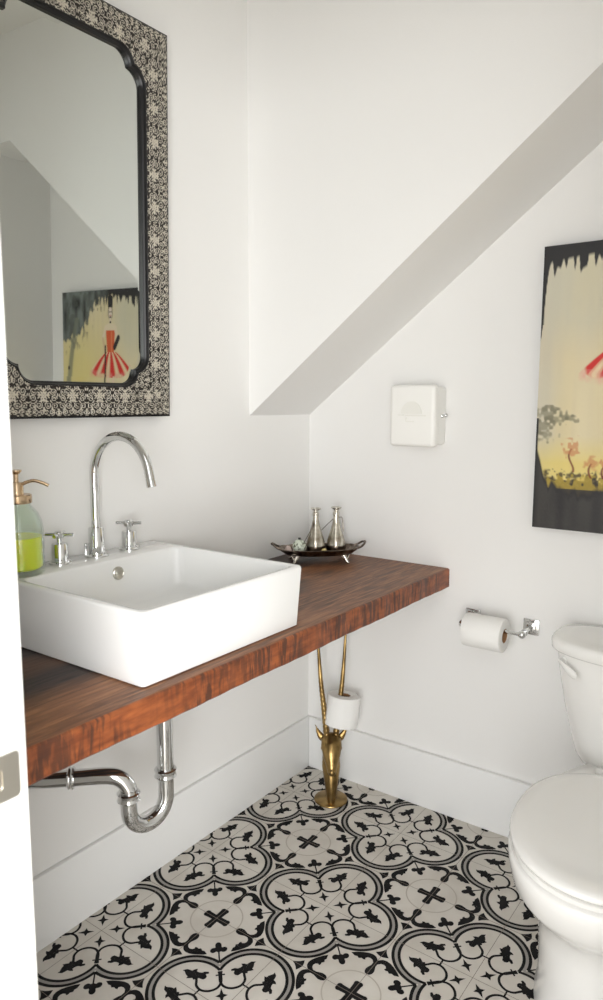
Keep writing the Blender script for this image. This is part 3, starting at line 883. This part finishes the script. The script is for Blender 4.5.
def vnoise(su, sv, seed):
    r_ = np.random.default_rng(seed); gu, gv = int(su) + 3, int(sv) + 3; G = r_.random((gv, gu))
    x = uu * su; y = vv * sv; i = x.astype(int); j = y.astype(int); fx = x - i; fy = y - j; fx = fx * fx * (3 - 2 * fx); fy = fy * fy * (3 - 2 * fy)
    return (G[j, i] * (1 - fx) + G[j, i + 1] * fx) * (1 - fy) + (G[j + 1, i] * (1 - fx) + G[j + 1, i + 1] * fx) * fy


def C3(c): return np.array(lin(c))[None, None]


img = C3((226, 210, 172)) + 0 * uu[..., None]


def blend(mask, c):
    global img
    mk = np.clip(mask, 0, 1)[..., None]; img = img * (1 - mk) + C3(c) * mk


def sm(x, w=.012): return np.clip(x / w + .5, 0, 1)


blend(.8 * vnoise(5, 6, 1), (232, 222, 190)); blend(.5 * vnoise(9, 3, 2) ** 2, (222, 202, 130)); blend(.55 * vnoise(40, 5, 3) ** 2, (214, 200, 168))
blend(.6 * sm(.10 - uu, .12), (196, 192, 178)); blend(.5 * sm(.25 - np.hypot(uu - .2, vv - .16) * 1.4, .2), (198, 200, 186))
blend(.6 * sm(.09 - np.abs(vv - .80), .1), (232, 208, 84))
blend(.5 * sm(.25 - np.hypot(uu - .8, (vv - .45)), .3), (226, 208, 96))
# hanging black foliage and drips
dr = .035 + .02 * vnoise(12, 1, 5) + .085 * np.clip(vnoise(75, 1, 6) - .35, 0, 1)
dr = dr + .26 * np.exp(-(uu / .018) ** 2) + .24 * np.clip((uu - .60) / .25, 0, 1) ** .8 * (.75 + .5 * vnoise(24, 4, 8)) * (.7 + .3 * vnoise(6, 1, 12))
dr = dr - .022 * np.exp(-((uu - .44) / .06) ** 2)
blend(sm(dr - vv, .012), (38, 37, 38)); blend(.95 * sm(dr - vv, .03) * np.clip(1.4 * vnoise(30, 16, 9) - .1, 0, 1) * sm(uu - .5, .1), (120, 128, 124)); blend(.6 * sm(dr + .07 - vv, .05) * (vnoise(50, 30, 77) > .62) * sm(uu - .5, .1), (84, 88, 82))
# tree trunk arching on the right
tk = np.abs(uu - (.93 - .30 * np.clip(.55 - vv, 0, 1) ** 1.6 * 1.5)); blend(.8 * sm(.022 + .01 * vv - tk, .02) * (vv > .14) * (vv < .85), (120, 124, 108))
# small grey-green tree on the left edge
for cu, cv, ru, rv in ((.05, .585, .07, .020), (.09, .600, .05, .018), (.03, .630, .05, .026), (.13, .598, .04, .012), (.07, .565, .04, .010), (.17, .602, .03, .010), (.05, .66, .04, .02)):
    blend(.7 * sm(1 - np.hypot((uu - cu) / ru, (vv - cv) / rv) + 1.5 * (vnoise(70, 90, 10) - .5), .5), (124, 120, 96))
# far bushes and small orange trees
bush = np.clip((vv - .775) / .075, 0, 1)
blend(.95 * sm(bush * 1.15 - vnoise(55, 70, 21), .25) * (vv > .78) * (vv < .9), (84, 72, 44)); blend(.8 * sm(bush * .9 - vnoise(90, 110, 22), .25) * (vv > .78), (40, 36, 32)); blend(.55 * sm(bush - vnoise(60, 60, 23) - .05, .2) * (vv > .775) * (vv < .85), (206, 178, 62))
for cu, cv, h_, rw in ((.175, .705, .085, .034), (.27, .755, .055, .024), (.33, .76, .05, .02), (.74, .72, .08, .03)):
    blend(.9 * sm(.005 - np.abs(uu - cu + .012 * np.sin((vv - cv) * 60)), .005) * (vv > cv) * (vv < cv + h_), (120, 48, 30))
    blend(.7 * sm(1 - np.hypot((uu - cu) / rw, (vv - cv) / (rw * .75)) + 1.7 * (vnoise(80, 100, 60) - .5), .5), (204, 130, 84))
# black ground
gd = .845 + .05 * (vnoise(22, 1, 31) - .5) + .035 * (vnoise(70, 1, 32) - .5) - .15 * np.exp(-(uu / .035) ** 2)
blend(sm(vv - gd, .02), (34, 32, 32)); blend(.35 * sm(vv - gd - .02, .02) * vnoise(30, 5, 33) ** 2, (96, 92, 84))
# figure: tall black hat, pale face, bare shoulders, orange bodice, striped skirt, long glove, cane
fu = .437


def ell(cu, cv, ru, rv, c, w=.3, op=1): blend(op * sm(1 - np.hypot((uu - cu) / ru, (vv - cv) / rv), w), c)


ell(fu, .120, .025, .042, (40, 34, 34)); ell(fu, .122, .019, .034, (232, 214, 196)); ell(fu, .158, .012, .018, (40, 34, 34))
blend(sm(.026 + .05 * (.085 - vv) - np.abs(uu - fu), .006) * (vv > .038) * (vv < .094), (26, 24, 26)); ell(fu, .040, .028, .010, (26, 24, 26))
blend(sm(.006 - np.abs(uu - fu - .007), .004) * (np.abs(vv - .118) < .003), (30, 26, 26)); blend(sm(.006 - np.abs(uu - fu + .008), .004) * (np.abs(vv - .118) < .003), (30, 26, 26)); ell(fu, .137, .006, .003, (186, 60, 50))
blend(sm(.013 - np.abs(uu - fu), .006) * (vv > .15) * (vv < .19), (230, 212, 188)); ell(fu, .205, .068, .028, (232, 216, 186)); ell(fu, .172, .010, .006, (50, 40, 38))
wb_ = .050 - .12 * (vv - .22); blend(sm(wb_ - np.abs(uu - fu), .006) * (vv > .215) * (vv < .345), (212, 92, 50)); blend(.6 * sm(.006 - np.abs(uu - fu + .012), .006) * (vv > .22) * (vv < .34), (236, 150, 96))
hw = .036 + .215 * np.clip((vv - .325) / .12, 0, 1) ** .75
ang_ = (uu - fu) / np.maximum(hw, .001); insk = sm(1 - np.abs(ang_), .05) * (vv > .33) * sm(.462 + .012 * np.cos(ang_ * 9) - .028 * ang_ ** 2 - vv, .01)
st_ = np.cos(ang_ * 15 + 1.2)
blend(insk, (226, 178, 140)); blend(insk * sm(st_ - .0, .5), (212, 40, 34)); blend(insk * sm(-st_ - .75, .3) * .8, (238, 220, 180))
blend(.7 * sm(.020 - np.abs(vv - .468 + .028 * ang_ ** 2), .02) * (np.abs(ang_) < 1.0) * (vv > .43) * vnoise(70, 40, 41), (232, 160, 148))
for s0 in (-.03, .03): blend(sm(.008 - np.abs(uu - fu - s0), .006) * (vv > .46) * (vv < .60), (232, 206, 180))
for p0, p1, wd, c in (((fu - .052, .205), (fu - .085, .265), .014, (232, 214, 186)), ((fu - .088, .255), (fu - .045, .305), .016, (36, 30, 32)), ((fu + .055, .205), (fu + .085, .26), .012, (232, 214, 186)), ((fu + .085, .26), (fu + .060, .33), .010, (214, 186, 150)),
                      ((fu + .058, .30), (fu + .065, .58), .008, (50, 34, 32))):
    d0 = np.array(p1) - np.array(p0); L2 = (d0 ** 2).sum(); tt = np.clip(((uu - p0[0]) * d0[0] + (vv - p0[1]) * d0[1]) / L2, 0, 1)
    blend(sm(wd - np.hypot(uu - p0[0] - tt * d0[0], vv - p0[1] - tt * d0[1]), .006), c)
ell(.93, .42, .012, .012, (60, 52, 44))
blend(sm(.010 - uu, .006) * (vv > .60), (30, 29, 30)); blend(sm(.012 - uu, .006) * (vv < .27), (34, 33, 34))
xs = PX0 + .0008 + uu * (PX1 - PX0 - .0016); zs = PZ1 - .0008 - vv * (PZ1 - PZ0 - .0016)
th_ = .0003 * vnoise(120, 120, 50)
V1 = np.stack([xs - (PX0 + PX1) / 2, np.full_like(xs, -PD) - th_, zs - PZ0], -1).reshape(-1, 3)
id_ = np.arange(nu * nv).reshape(nv, nu)
F1 = np.stack([id_[:-1, :-1], id_[1:, :-1], id_[1:, 1:], id_[:-1, 1:]], -1).reshape(-1, 4)
V2 = np.stack([xs - (PX0 + PX1) / 2, np.full_like(xs, -PD + .0012), zs - PZ0], -1)
border = np.concatenate([id_[0, :], id_[1:, -1], id_[-1, -2::-1], id_[-2:0:-1, 0]])
nb1 = len(V1); Vb = V2.reshape(-1, 3)[border]; nbn = len(border); bi = nb1 + np.arange(nbn)
F2 = np.stack([border, np.roll(border, -1), np.roll(bi, -1), bi], -1)
cc = np.ones((nb1 + nbn, 4)); cc[:nb1, :3] = np.clip(img, 0, 1).reshape(-1, 3); cc[nb1:, :3] = .02
np_mesh('painted_canvas', np.vstack([V1, Vb]), np.vstack([F1, F2]), cc, M_paintwork, pt, smooth=False)['label'] = 'painted face with a red-skirted figure in a black hat, dark ground and drips'

# ------------------------------------------------------------------ toilet
TX = 1.132
tt_ = thing('toilet', (TX, -.42, 0), 'white two-piece toilet with closed lid at the right wall under the painting', 'toilet')


def bowed(cx, y0, y1, z, hw, bow, n=3.6, k=72):
    """tank outline: flat back at y1, front bowed to y0"""
    out = []
    cyy = (y0 + y1) / 2; hy_ = (y1 - y0) / 2
    for i in range(k):
        a_ = 2 * PI * i / k; c, s_ = se(a_, n)
        y = cyy + hy_ * s_
        if s_ < 0: y -= bow * (1 - c * c) * (-s_)
        out.append((cx + hw * c, y, z))
    return out


m = MB()
m.grid([bowed(TX, -.135, -.045, .352, .10, .01), bowed(TX, -.160, -.035, .356, .135, .01), bowed(TX, -.178, -.030, .372, .162, .012), bowed(TX, -.186, -.027, .395, .177, .014), bowed(TX, -.190, -.025, .44, .190, .016),
        bowed(TX, -.197, -.022, .52, .209, .02), bowed(TX, -.202, -.020, .60, .224, .024), bowed(TX, -.205, -.020, .664, .232, .026)], True, True, True)
m.build('tank', M_toil, tt_, angle=60)
m = MB()
m.grid([bowed(TX, -.200, -.020, .6645, .228, .03), bowed(TX, -.211, -.014, .666, .243, .03), bowed(TX, -.215, -.012, .671, .247, .03), bowed(TX, -.216, -.012, .690, .248, .03), bowed(TX, -.213, -.013, .697, .245, .03), bowed(TX, -.206, -.016, .701, .238, .03), bowed(TX, -.18, -.03, .703, .21, .02)], True, True, True)
m.build('tank_lid', M_toil, tt_, angle=60)
m = MB()
lx0 = TX - .215
m.lathe([(.0001, 0), (.011, 0), (.011, .006), (.0001, .008)], (lx0 + .012, -.186, .644), 20, (-.45, -1, 0))
m.tube(bez([(lx0 + .004, -.196, .645), (lx0 + .018, -.213, .643), (lx0 + .036, -.224, .634), (lx0 + .058, -.231, .622)], 8), [.0055, .0055, .0055, .0056, .0058, .006, .0062, .0064, .0066, .007, .0075, .008, .0085, .009, .0095, .010, .0105, .011, .0112, .0112, .011, .0105, .0095, .007, .003], 16, up=(0, 0, 1), flat=.6)
m.build('flush_lever', M_toil, tt_)


def egg(z, hw, yf, yb, yc=-.50, nb=3.4, k=80, back=.80):
    """seat outline: round front at yf, squarer narrower back at yb"""
    out = []; yf -= .014
    for i in range(k):
        a_ = 2 * PI * i / k
        if math.sin(a_) < 0:
            c, s_ = se(a_, 2.05); out.append((TX + hw * c, yc + (yc - yf) * s_, z))
        else:
            c, s_ = se(a_, nb); out.append((TX + hw * c * (1 - (1 - back) * s_ ** 2.2), yc + (yb - yc) * s_, z))
    return out


# bowl and pedestal in one casting
m = MB()
m.grid([egg(0.0, .150, -.665, -.10, -.40, back=.95), egg(.012, .152, -.667, -.10, -.40, back=.95), egg(.03, .146, -.660, -.10, -.40, back=.95), egg(.12, .144, -.655, -.11, -.42, back=.95), egg(.20, .146, -.658, -.12, -.44, back=.95),
        egg(.245, .150, -.665, -.12, -.46, back=.92), egg(.270, .160, -.685, -.12, -.48, back=.88), egg(.295, .177, -.714, -.12, -.49, back=.85), egg(.322, .190, -.735, -.12, -.50, back=.80), egg(.362, .197, -.745, -.12, -.50, back=.78), egg(.380, .198, -.747, -.12, -.50, back=.76), egg(.388, .194, -.742, -.13, -.50, back=.76),
        egg(.389, .15, -.70, -.20, -.50, back=.8), egg(.36, .14, -.69, -.33, -.50, back=.8), egg(.26, .10, -.62, -.36, -.50, back=.8)], True, True, True)
m.build('bowl', M_toil, tt_, angle=60)
MB().grid([bowed(TX, -.21, -.06, .388, .10, 0), bowed(TX, -.20, -.06, .3915, .10, 0)], True, True, True).build('tank_gasket', M_toil, tt_)
m = MB()
so, si = dict(hw=.192, yf=-.742, yb=-.270), dict(hw=.115, yf=-.67, yb=-.38)
m.grid([egg(.3895, .184, -.733, -.275), egg(.393, .192, -.741, -.270), egg(.402, .192, -.741, -.270), egg(.4055, .186, -.735, -.273), egg(.4055, .12, -.665, -.38), egg(.393, .115, -.66, -.385), egg(.3895, .12, -.665, -.38), egg(.3895, .184, -.733, -.275)], True)
m.build('seat', M_toil, tt_, angle=50)
m = MB()
m.grid([egg(.4085, .184, -.734, -.292), egg(.4095, .194, -.744, -.292), egg(.4135, .1965, -.7465, -.292), egg(.421, .194, -.744, -.292), egg(.4255, .184, -.733, -.298), egg(.4275, .160, -.705, -.315), egg(.4285, .10, -.63, -.36)], True, True, True)
m.build('seat_lid', M_toil, tt_, angle=60)
for s_ in (-1, 1):
    MB().lathe([(.0001, -.02), (.010, -.02), (.012, -.017), (.012, .017), (.010, .02), (.0001, .02)], (TX + s_ * .075, -.252, .404), 20, (1, 0, 0)).build('hinge', M_toil, tt_)
